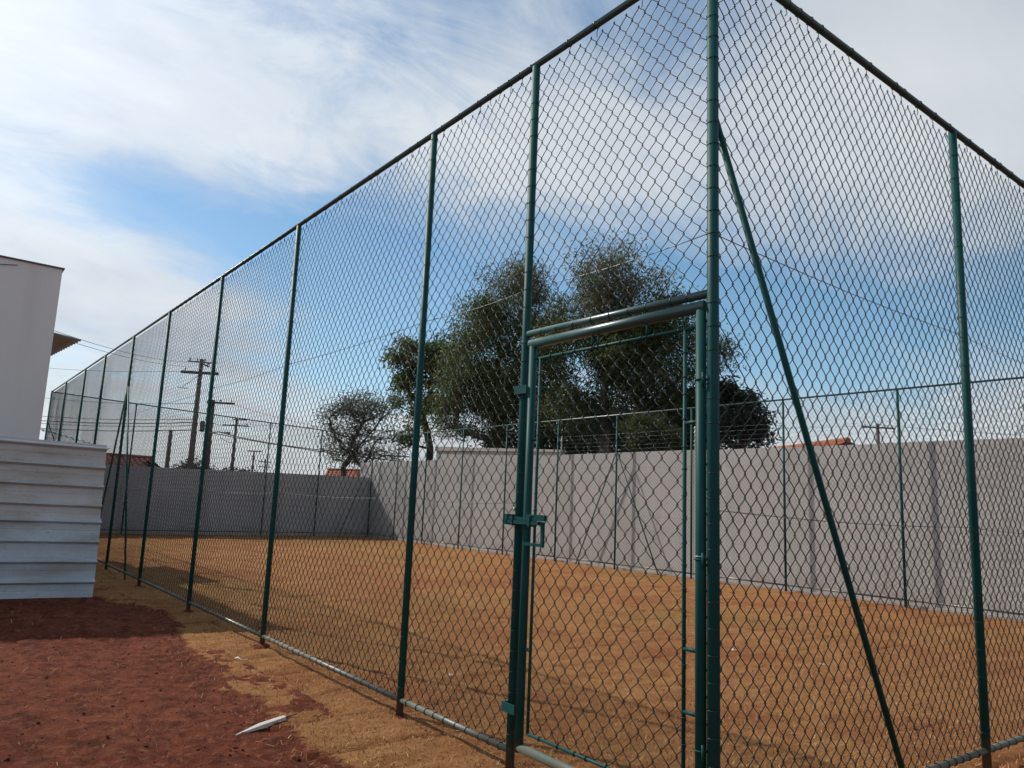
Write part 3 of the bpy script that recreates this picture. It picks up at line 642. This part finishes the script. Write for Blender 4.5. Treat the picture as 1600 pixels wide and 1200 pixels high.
def gable_house(label, peak0, peak1, half, drop, m_tile_, wall_z):
    """peak0->peak1 ridge; roof slopes fall by drop over half on both sides"""
    P0, P1 = Vector(peak0), Vector(peak1); dr = (P1-P0); L = dr.length; dr.normalize(); sd = Vector((dr.y, -dr.x, 0)).normalized()
    c = (P0+P1)/2; h = empty('house', (c.x, c.y, 0), label, 'house')
    mb = MB()
    a = [P0+dr*0.4+sd*half*0.88, P0+dr*0.4-sd*half*0.88, P1-dr*0.4-sd*half*0.88, P1-dr*0.4+sd*half*0.88]
    zt = P0.z-drop*0.9
    mb.prism([(q.x, q.y, -0.1) for q in a], (0, 0, zt+0.1)); mb.build('wall', M_HOUSE, h)
    mb = MB()
    for e_, s_ in ((P0+dr*0.42, 1), (P1-dr*0.42, -1)):
        mb.prism([e_+sd*half*0.87+Vector((0, 0, -drop*0.9)), e_-sd*half*0.87+Vector((0, 0, -drop*0.9)), e_+Vector((0, 0, -0.10))], dr*s_*0.1)
    mb.build('gable', M_HOUSE, h)
    for s_ in (1, -1):
        mb = MB(); slope = sd*s_*half + Vector((0, 0, -drop)); nrm = dr.cross(slope).normalized()
        if nrm.z < 0: nrm = -nrm
        rows = max(5, int(slope.length/0.36)); cols = int(L/0.22)
        for i in range(rows):
            for j in range(cols):
                b = P0 + dr*(j*L/cols) + slope*(i/rows); w = dr*(L/cols); dn = slope*(1.12/rows); up = nrm*0.02
                p_ = [b+up*random.uniform(0.4, 1.4), b+w*0.5+nrm*0.075, b+w+up*0.5]
                q_ = [x+dn+nrm*0.03 for x in p_]
                o_ = len(mb.v); mb.v += [tuple(x) for x in p_+q_]+[tuple(q_[0]-nrm*0.05), tuple(q_[1]-nrm*0.05), tuple(q_[2]-nrm*0.05)]
                mb.f += [(o_, o_+1, o_+4, o_+3), (o_+1, o_+2, o_+5, o_+4), (o_+3, o_+4, o_+7, o_+6), (o_+4, o_+5, o_+8, o_+7)]
        o = mb.build('roof_tiles', m_tile_, h); o['kind'] = 'stuff'
    mb = MB(); mb.tube([P0+Vector((0, 0, 0.05)), P1+Vector((0, 0, 0.05))], 0.11, 8); mb.build('ridge', m_tile_, h)
    mb = MB()
    for s_ in (1, -1): mb.prism([P0+Vector((0, 0, -0.03)), P0+sd*s_*half+Vector((0, 0, -drop-0.03)), P0+sd*s_*half+Vector((0, 0, -drop-0.18)), P0+Vector((0, 0, -0.18))], dr*0.05)
    mb.build('barge_board', M_TIMBER, h)
    return h
gable_house('tiled roof house with orange gable showing above the pale wall at right', (23.62, 11.27, 4.36), (26.2, 16.1, 4.36), 3.0, 1.35, M_TILE, 3)
gable_house('far house with salmon tiled roof behind the sparse tree', (17.3, 39.3, 3.14), (21.6, 36.2, 3.26), 3.0, 1.1, M_TILE, 2.4)
gable_house('far house with dull red roof above the shaded end wall, at left', (2.9, 33.3, 2.74), (5.25, 31.7, 2.68), 2.4, 0.6, M_TILE2, 2)

# ------------------------------------------------------------------ poles and lines
def pole(x, y, ztop, label, arms, rb=0.17, rt=0.11, extras=()):
    e = empty('utility_pole', (x, y, 0), label, 'utility pole', 'utility poles along the street behind the court')
    mb = MB(); mb.tube([(x, y, -0.2), (x, y, ztop*0.5), (x, y, ztop)], [rb, (rb+rt)/2, rt], 10); mb.build('shaft', M_POLE, e, True)
    for (z, x0, y0, x1, y1, th, nins) in arms:
        a = Vector((x+x0, y+y0, z)); b = Vector((x+x1, y+y1, z)); dn = (b-a).normalized(); pr = Vector((-dn.y, dn.x, 0))
        a = a - pr*(rt+th*.5); b = b - pr*(rt+th*.5)
        mb = MB(); mb.prism([a-pr*th/2-Vector((0, 0, th/2)), a+pr*th/2-Vector((0, 0, th/2)), a+pr*th/2+Vector((0, 0, th/2)), a-pr*th/2+Vector((0, 0, th/2))], b-a); o = mb.build('crossarm', M_ARM, e)
        for k in range(nins):
            q = a.lerp(b, (k+0.25)/(nins-0.5)) if nins > 1 else a
            mb = MB(); mb.tube([q+Vector((0, 0, th/2)), q+Vector((0, 0, th/2+0.06)), q+Vector((0, 0, th/2+0.10)), q+Vector((0, 0, th/2+0.2))], [0.02, 0.025, 0.06, 0.03], 8); mb.build('insulator', M_INS, o, True)
    for kind, px, py, pz in extras:
        if kind == 'can': mb = MB(); mb.tube([(px, py, pz-0.35), (px, py, pz-0.3), (px, py, pz+0.3), (px, py, pz+0.35)], [0.1, 0.16, 0.16, 0.1], 10); mb.build('transformer', M_ARM, e, True)
        if kind == 'lamp': mb = MB(); mb.tube([(x, y, pz-0.1), (x+(px-x)*.6, y+(py-y)*.6, pz+0.05), (px, py, pz)], [0.04, 0.04, 0.03], 6); mb.tube([(px-0.15, py, pz), (px+0.4, py-0.2, pz-0.02)], [0.06, 0.12], 8); mb.build('street_lamp_arm', M_ARM, e, True)
        if kind == 'stay': mb = MB(); mb.tube([(x, y, pz), (px, py, pz-0.9)], 0.018, 5); mb.tube([(px-0.25, py+.1, pz-0.92), (px+0.35, py-.15, pz-0.95)], 0.02, 5); mb.build('hanging_bracket', M_ARM, e, True)
pole(11.03, 46.06, 9.95, 'nearest tall utility pole with wide crossarm, left of the court', [(9.02, -0.95, 0.62, 1.02, -0.66, 0.17, 3), (9.72, -0.75, 0.3, 0.75, -0.35, 0.08, 4), (9.60, -0.4, -0.5, 0.5, 0.5, 0.08, 3)], 0.23, 0.13,
     extras=(('can', 11.45, 45.8, 5.6), ('stay', 10.15, 46.7, 8.95)))
pole(15.66, 57.83, 8.9, 'utility pole with one short arm and lamp, behind a fence post', [(8.66, -0.35, 0.25, 1.5, -0.95, 0.15, 3)], 0.3, 0.17, extras=(('lamp', 16.7, 57.3, 6.3),))
pole(24.13, 76.46, 9.6, 'slim utility pole with two crossarms, middle distance', [(8.8, -1.15, 0.85, 1.2, -0.75, 0.13, 3), (9.45, -0.3, 0.2, 0.9, -0.6, 0.1, 2)], 0.26, 0.13)
pole(36.92, 104.83, 8.1, 'small far utility pole with a plain T shaped top', [(8.0, -0.8, 0.55, 1.1, -0.75, 0.14, 2)], 0.2, 0.13)
pole(42.22, 113.59, 7.5, 'tiniest farthest utility pole right of the T topped one', [(7.0, -0.8, 0.5, 0.8, -0.5, 0.14, 2), (6.2, -0.9, 0.6, 0.9, -0.6, 0.12, 2)], 0.18, 0.12)
pole(10.54, 49.7, 5.5, 'short bare pole stub left of the tall utility pole', [], 0.17, 0.13)
pole(59.81, 27.01, 9.9, 'far utility pole above the pale wall, right of the tiled roof', [(9.55, -1.1, 0.8, 1.1, -0.75, 0.12, 3)], 0.2, 0.12)
CAB = [((3.22,66.54,8.44),(11.3,46.4,7.13),.018), ((-0.01,69.04,7.09),(11.23,46.64,6.09),.022), ((0.04,69.08,6.68),(11.26,46.66,5.89),.035), ((0.07,69.1,6.48),(11.22,46.73,5.68),.02), ((0.12,69.14,6.07),(11.19,46.8,5.39),.03),
       ((-0.2,26.13,6.66),(10.41,46.53,9.71),.010), ((-0.17,26.15,6.47),(10.58,46.46,9.44),.010), ((16.51,57.72,6.32),(18.6,32.09,3.91),.035), ((17.06,56.9,8.63),(18.49,32.01,4.73),.012), ((11.46,46.61,5.41),(19.7,33.82,3.75),.03),
       ((11.71,46.31,6.13),(24.29,76.42,9.18),.018), ((16.57,57.76,5.91),(24.57,76.61,7.13),.025), ((10.21,46.77,9.12),(-0.21,80.4,12.82),.014), ((24.2,76.4,9.0),(59.8,27.0,9.75),.014), ((59.8,27.0,9.8),(90,5,10.2),.02)]
CL = ['upper thin line left of the tall pole', 'second line down left of the tall pole', 'thick middle cable left of the tall pole', 'thin line just under the thick cable, left of the tall pole', 'lowest cable left of the tall pole',
      'upper of two thin wires above the white building roof', 'lower of two thin wires above the white building roof', 'thick cable from the lamp pole to the bare tree', 'thin wire from the short arm pole towards the trees', 'cable from the tall pole to the bare tree',
      'wire from tall pole back to the slim pole', 'cable from lamp pole back to the slim pole', 'wire leaving the tall pole crossarm to the left', 'long wire running behind the trees to the right pole', 'wire leaving the right far pole']
for (a_, b_, rr), lb in zip(CAB, CL):
    a_, b_ = Vector(a_), Vector(b_); sag = (b_-a_).length*0.012; mb = MB()
    mb.tube([a_.lerp(b_, k/12)-Vector((0, 0, sag*4*(k/12)*(1-k/12))) for k in range(13)], rr, 5); tag(mb.build('power_line', M_CABLE, None, True), lb, 'cable', 'overhead lines')

# ------------------------------------------------------------------ trees
def tree(name, label, trunks, ells, nclump, nleaf, leaf, m_leaf_list, m_bk, r0, spread, lean=(0, 0), cat='tree', depth=1.0, droop=0.5, seed=1, twig=0.006):
    rg = np.random.default_rng(seed)
    base = Vector((trunks[0][0], trunks[0][1], 0)); e = empty(name, base, label, cat, 'trees beyond the walls' if cat == 'tree' else None)
    vol = np.array([a*a*b for *_, a, b in ells]); vol = vol**0.8; vol /= vol.sum()
    cl = []
    for _ in range(nclump):
        k = rg.choice(len(ells), p=vol); x, y, z, a, b = ells[k]
        while True:
            q = rg.uniform(-1, 1, 3)
            if q@q <= 1: break
        q *= (0.55+0.45*rg.random()) if rg.random() < .5 else 1.0
        cl.append((Vector((x+q[0]*a, y+q[1]*a*depth, z+q[2]*b)), k))
    # skeleton: every clump hooks to the nearest lower node
    zmin = min(c.z for c, _ in cl); cen = Vector((sum(c.x for c, _ in cl)/len(cl), sum(c.y for c, _ in cl)/len(cl), 0))
    nodes = []; par = []
    for (tx, ty) in trunks:
        zt = max(1.2, zmin-0.2); top = Vector((tx*0.75+cen.x*0.25+rg.normal()*.1, ty*0.75+cen.y*0.25+rg.normal()*.1, zt)); prev = -1
        for k in range(5):
            nodes.append(Vector((tx, ty, -0.1)).lerp(top, k/4)+Vector((rg.normal()*.03, rg.normal()*.03, 0))*(k > 0)); par.append(prev); prev = len(nodes)-1
        zz = max(z+b*0.5 for _, _, z, _, b in ells); hi = max(ells, key=lambda q: q[2])
        for k in range(1, 7):
            t_ = k/6; nodes.append(top.lerp(Vector((hi[0], hi[1], zz)), t_)+Vector((rg.normal()*.12, rg.normal()*.12, 0))); par.append(prev); prev = len(nodes)-1
    order = sorted(range(len(cl)), key=lambda i: (cl[i][0]-Vector((cen.x, cen.y, zmin))).length)
    ends = []
    for i in order:
        c = cl[i][0]; best = None
        for j, n_ in enumerate(nodes):
            if n_.z < 0.6: continue
            dd = (c-n_).length + max(0, n_.z-c.z+0.1)*1.3
            if best is None or dd < best[0]: best = (dd, j)
        j = best[1]; n_ = nodes[j]; L = (c-n_).length
        mid = n_.lerp(c, 0.5)+Vector((rg.normal(), rg.normal(), rg.normal()*.6+0.5))*L*0.09
        nodes.append(mid); par.append(j); nodes.append(c); par.append(len(nodes)-2); ends.append(len(nodes)-1)
    cnt = [0]*len(nodes)
    for e_ in ends:
        k = e_
        while k >= 0: cnt[k] += 1; k = par[k]
    rad = [max(twig, r0*(c/max(cnt))**0.5) for c in cnt]
    mb = MB(); tks = [MB() for _ in trunks]
    for k, pk in enumerate(par):
        if pk < 0: continue
        ra = min(rad[pk], rad[k]*1.35) if cnt[k] < cnt[pk]*0.7 else rad[pk]
        (tks[k//11] if k < 11*len(trunks) else mb).tube([nodes[pk], nodes[k]], [ra, rad[k]], 6 if rad[k] > 0.03 else 4, False)
    trs = [tk.build('trunk', m_bk, e, True) for tk in tks]
    if mb.v: mb.build('branches', m_bk, trs[0], True)['kind'] = 'stuff'
    groups = {}
    for c, k in cl: groups.setdefault(k in m_leaf_list[2] if len(m_leaf_list) > 2 else False, []).append(c)
    per = nleaf//len(cl)
    for flag, cs in groups.items():
        C = np.array([tuple(c) for c in cs]); n = len(C)*per
        P = np.repeat(C, per, 0) + np.clip(rg.normal(0, 1, (n, 3)), -1.7, 1.7)*np.array([spread, spread, spread*0.75])*np.repeat(rg.uniform(0.6, 1.3, len(C)), per)[:, None]
        L = leaf[0]*rg.uniform(0.6, 1.35, n); W = leaf[1]*rg.uniform(0.7, 1.3, n)
        dv = rg.normal(0, 1, (n, 3)); dv[:, 2] = dv[:, 2]*0.6 - droop; dv /= np.linalg.norm(dv, axis=1)[:, None]
        sd = np.cross(dv, rg.normal(0, 1, (n, 3))); sd /= np.linalg.norm(sd, axis=1)[:, None]
        nr_ = np.cross(dv, sd)
        tip = P + dv*L[:, None]; mid = P + dv*(L*0.45)[:, None] + nr_*(L*0.06)[:, None]
        V = np.concatenate([P, mid+sd*W[:, None]*.5, tip, mid-sd*W[:, None]*.5], 0); i = np.arange(n)
        me = np_mesh('foliage', V, np.stack([i, i+n, i+2*n, i+3*n], -1))
        tone = np.clip(np.repeat(rg.random(len(C)), per)*0.68 + rg.random(n)*0.32, 0, 1).astype(np.float32)
        me.attributes.new('rnd', 'FLOAT', 'POINT').data.foreach_set('value', np.concatenate([tone]*4))
        o = link('crown', me, m_leaf_list[1] if flag else m_leaf_list[0], e)
        o['kind'] = 'stuff'
    return e
T1 = dict(trunks=[(13.21, 27.47), (12.65, 27.86)], ells=[(12.42,27.53,5.11,1.28,1.20), (13.15,26.96,5.44,1.37,1.00), (11.81,27.92,5.30,0.80,0.74), (14.07,26.56,4.14,0.86,0.63), (11.99,28.05,3.95,0.86,0.51), (14.03,26.27,5.84,0.57,0.71), (12.92,27.39,4.01,1.00,0.71)])
T2 = dict(trunks=[(14.6, 23.89)], ells=[(13.24,24.04,7.53,1.02,0.91), (12.91,24.48,6.36,0.64,0.75), (13.68,24.04,5.88,1.02,0.75), (14.35,23.28,7.47,0.94,1.07), (13.62,24.31,4.70,0.43,0.37), (13.46,24.57,3.95,0.48,0.37), (14.63,23.48,5.36,0.59,0.59)])
T3 = dict(trunks=[(14.69, 20.16)], ells=[(14.49,19.03,9.88,1.02,0.92), (15.18,18.68,9.21,0.92,0.97), (14.12,19.61,8.17,1.60,1.21), (13.78,20.21,6.22,1.40,1.40), (15.00,19.40,6.06,1.69,1.60), (15.66,18.61,7.79,0.87,1.35), (13.48,20.70,4.76,0.97,0.97), (15.19,19.54,4.63,1.45,0.97), (13.05,20.85,5.68,0.50,1.09)])
T4 = dict(trunks=[(15.72, 15.74)], ells=[(15.16,14.95,9.45,1.12,0.91), (14.79,15.44,8.25,0.91,1.04), (15.99,14.54,8.54,1.08,1.08), (15.78,15.02,6.81,1.73,1.25), (17.04,14.05,7.32,1.12,1.04), (18.00,13.48,6.85,0.82,0.99), (16.86,14.54,5.37,1.84,1.25), (14.98,15.95,4.82,0.99,1.21), (14.26,16.14,6.49,0.56,1.08), (18.36,13.61,4.83,0.78,1.08), (18.60,12.98,7.21,0.35,0.56), (18.73,13.08,6.25,0.30,0.39), (14.3,16.0,7.4,0.6,0.7), (17.3,13.8,8.2,0.7,0.6), (16.4,14.6,7.6,1.2,0.9), (14.35,16.2,7.9,0.6,0.8), (14.2,16.3,7.0,0.7,1.0)])
T5 = dict(trunks=[(17.81, 11.8)], ells=[(17.51,11.81,4.40,0.89,0.79), (18.13,11.34,4.60,0.52,0.76), (17.82,11.46,5.12,0.68,0.40), (18.40,11.26,4.07,0.32,0.36), (17.2,12.0,5.25,0.6,0.45)])
T6 = dict(trunks=[(13.41, 11.61)], ells=[(13.42,11.55,3.58,0.77,0.46), (13.09,11.72,3.87,0.45,0.32), (13.85,11.21,3.44,0.49,0.32)])
T7 = dict(trunks=[(18.84, 20.9)], ells=[(18.75,20.52,5.89,1.61,1.77), (18.24,21.09,4.74,1.39,0.91), (22.79,17.82,5.36,1.34,1.23), (20.86,19.24,4.97,1.61,1.07)])
tree('bare_tree', 'sparse dusky tree with two trunks behind the end wall corner', T1['trunks'], T1['ells']+[(12.6,27.4,3.4,1.5,0.45),(13.9,26.6,3.5,1.0,0.4)], 210, 11000, (0.12, 0.045), [M_LF_PURP], M_BARKD, 0.13, 0.26, seed=21, twig=0.006)
tree('broadleaf_tree', 'rounded leafy tree with leaning dark trunk, left edge of the grove', T2['trunks'], T2['ells'], 75, 9000, (0.17, 0.085), [M_LF_MIX], M_BARKD, 0.17, 0.24, seed=22, twig=0.012)
tree('tall_tree', 'tall olive green tree with thin brownish top, left of the gate post', T3['trunks'], T3['ells'], 200, 56000, (0.15, 0.040), [M_LF_MIX, M_LF_DRY, (0, 1, 5)], M_BARKP, 0.20, 0.40, seed=23, droop=0.9, twig=0.010)
tree('tall_tree', 'tallest tree with feathery brown top, seen above and through the gate', T4['trunks'], T4['ells'], 250, 68000, (0.15, 0.038), [M_LF_MID, M_LF_DRY, (0, 1, 2)], M_BARKP, 0.20, 0.40, seed=24, droop=0.9, twig=0.010)
tree('dark_tree', 'low dark rounded tree right of the corner post', T5['trunks'], T5['ells'], 60, 9000, (0.15, 0.06), [M_LF_DARK], M_BARKD, 0.14, 0.19, seed=25)
tree('shrub', 'yellow green shrub rising above the pale wall, seen through the gate', T6['trunks'], T6['ells'], 50, 7500, (0.09, 0.035), [M_LF_LIGHT], M_BARKD, 0.06, 0.13, seed=26, cat='shrub', depth=0.8)
tree('dark_tree', 'dark dense tree deep in the grove behind the two tall ones', T7['trunks'], T7['ells'], 110, 15000, (0.20, 0.09), [M_LF_DARK], M_BARKD, 0.2, 0.34, seed=27)
tree('undergrowth', 'dark low undergrowth filling the gap between wall top and tree crowns', [(16.2, 17.4)], [(14.6,20.3,3.3,1.0,0.75), (15.3,19.2,3.4,1.1,0.8), (16.0,18.0,3.5,1.1,0.9), (16.6,16.8,3.5,1.1,0.9), (17.3,15.6,3.6,1.1,0.9), (18.3,14.4,3.7,1.1,0.9), (19.4,13.2,3.6,1.0,0.7)], 90, 12000, (0.17, 0.07), [M_LF_DARK], M_BARKD, 0.1, 0.26, seed=31, cat='bush')
tree('shrub', 'small yellowish bush on the end wall corner under the sparse tree', [(13.3, 25.9)], [(12.9, 26.2, 2.35, 0.42, 0.28), (13.5, 25.8, 2.4, 0.3, 0.22)], 24, 2600, (0.08, 0.035), [M_LF_LIGHT], M_BARKD, 0.04, 0.1, seed=28, cat='shrub')
tree('bush', 'dark bush at the foot of the tall utility pole', [(11.8, 47.2)], [(11.3, 47.2, 2.9, 0.9, 0.6), (12.6, 46.8, 2.6, 1.0, 0.5), (14.2, 46.0, 2.7, 0.9, 0.6)], 40, 3500, (0.2, 0.09), [M_LF_DARK], M_BARKD, 0.08, 0.25, seed=29, cat='bush')
tree('bush', 'dark low bush right of the slim utility pole', [(21.0, 52.0)], [(20.6, 52.3, 2.5, 0.8, 0.55), (21.6, 51.6, 2.4, 0.8, 0.5)], 30, 2500, (0.2, 0.09), [M_LF_DARK], M_BARKD, 0.08, 0.25, seed=30, cat='bush')

palm = empty('palm_tree', (27.70, 5.82, 0), 'palm with rusty dead fronds at the right edge of the picture', 'palm')
mb = MB(); mb.tube([(27.70, 5.82, -0.1), (27.67, 5.82, 3), (27.65, 5.80, 6.2)], [0.22, 0.17, 0.15], 10); mb.build('trunk', M_BARK, palm, True)
prg = np.random.default_rng(5)
for k in range(26):
    az = k*2.4; up_ = 1.1 - 2.4*(k/26); mb = MB(); L = 1.5+0.4*prg.random(); c0 = Vector((27.65, 5.80, 6.3)); dh = Vector((math.cos(az), math.sin(az), 0))
    pts = [c0 + dh*L*t_*math.cos(up_*0.6) + Vector((0, 0, up_*0.7*t_*L - 0.75*L*t_*t_)) for t_ in (0, .25, .5, .75, 1)]
    mb.tube(pts, [0.03, 0.024, 0.018, 0.012, 0.005], 4, False); sd = dh.cross(Vector((0, 0, 1)))
    for i in range(22):
        t_ = 0.15+0.85*i/22; s_ = min(3, int(t_*4)); q = pts[s_].lerp(pts[s_+1], t_*4-s_)
        for sg in (1, -1):
            l_ = 0.42*(1-0.5*t_); tipv = q + sd*sg*l_*0.6 + dh*l_*0.45 + Vector((0, 0, -l_*0.45)); o_ = len(mb.v)
            mb.v += [tuple(q+dh*0.02), tuple(q-dh*0.02), tuple(tipv)]; mb.f.append((o_, o_+1, o_+2))
    o = mb.build('frond', M_FROND, palm); n = len(o.data.vertices)
    o.data.attributes.new('rnd', 'FLOAT', 'POINT').data.foreach_set('value', np.full(n, prg.random(), np.float32))

# ------------------------------------------------------------------ small things on the ground
M_LATH = m_plaster('pale weathered lath', (0.55, 0.50, 0.46), (0.46, 0.41, 0.37), (0.38, 0.3, 0.24), 6)
st = empty('broken_lath', (-0.85, 2.48, 0), 'pale broken strip of wood lying on the red soil edge', 'wood strip')
gz = lambda x, y: float(max(soil_z(np.array([x]), np.array([y]))[0], turf_z(np.array([x]), np.array([y]))[0]))
a_ = Vector((-1.04, 2.43, gz(-1.04, 2.43)+0.001)); b_ = Vector((-0.70, 2.53, gz(-0.70, 2.53)-0.001)); c_ = Vector((-0.60, 2.575, gz(-0.60, 2.575)+0.016)); dd = (b_-a_).normalized(); pp = Vector((-dd.y, dd.x, 0))
mb = MB(); n = 8
V = []
for i in range(n+1):
    t_ = i/n; w = 0.034*(0.12+0.88*min(1, t_*2.2))*(1 if t_ < 0.86 else 1-(t_-0.86)*2.2); h_ = 0.020*(0.35+0.65*min(1, t_*2)); q = a_.lerp(b_, t_)
    V += [q-pp*w*.55, q-pp*w*.45+Vector((0, 0, h_)), q+pp*w*.5+Vector((0, 0, h_*1.15)), q+pp*w*.5]
mb.add(V, [(4*i+j, 4*i+4+j, 4*i+4+(j+1) % 4, 4*i+(j+1) % 4) for i in range(n) for j in range(4)]+[(0, 1, 2, 3), (4*n+3, 4*n+2, 4*n+1, 4*n)])
mb.build('strip', M_LATH, st)
mb = MB(); mb.tube([b_-dd*0.02+Vector((0, 0, 0.012)), c_], [0.008, 0.003], 6); mb.build('splinter', M_TIMBER, st)
M_PAPER = mat('scrap white plastic', (0.62, 0.58, 0.52), 0.6)
def scrap(x, y, L, w, az, label):
    z = float(turf_z(np.array([x]), np.array([y]))[0])+0.014; mb = MB(); dv = Vector((math.cos(az), math.sin(az), 0)); pv = Vector((-dv.y, dv.x, 0)); rows = []
    for i in range(5):
        t_ = i/4; q = Vector((x, y, z))+dv*L*(t_-.5)+pv*0.006*math.sin(i*2.1)+Vector((0, 0, 0.008*math.sin(i*1.7))); ww = w*(0.6+0.4*math.sin(i*1.3+1))
        rows += [q-pv*ww/2, q+pv*ww/2+Vector((0, 0, 0.008*((i % 2)))),]
    mb.add(rows, [(2*i, 2*i+2, 2*i+3, 2*i+1) for i in range(4)]); o = mb.build('litter_scrap', M_PAPER)
    s = o.modifiers.new('thickness', 'SOLIDIFY'); s.thickness = 0.002; tag(o, label, 'litter', 'white scraps on the grass')
scrap(-0.36, 4.25, 0.11, 0.02, -0.7, 'curled white scrap on the turf outside the fence')
scrap(1.00, 3.16, 0.06, 0.015, 0.5, 'small white scrap inside the fence left of the gate')
scrap(4.56, 2.97, 0.10, 0.02, 0.1, 'white scrap inside the court just right of the corner post')
scrap(4.81, 2.17, 0.05, 0.04, 1.0, 'white scrap inside the court right of the corner post, beyond the first')
scrap(8.68, 15.3, 0.09, 0.06, 0.3, 'tiny white scrap far out on the court near the pale wall')
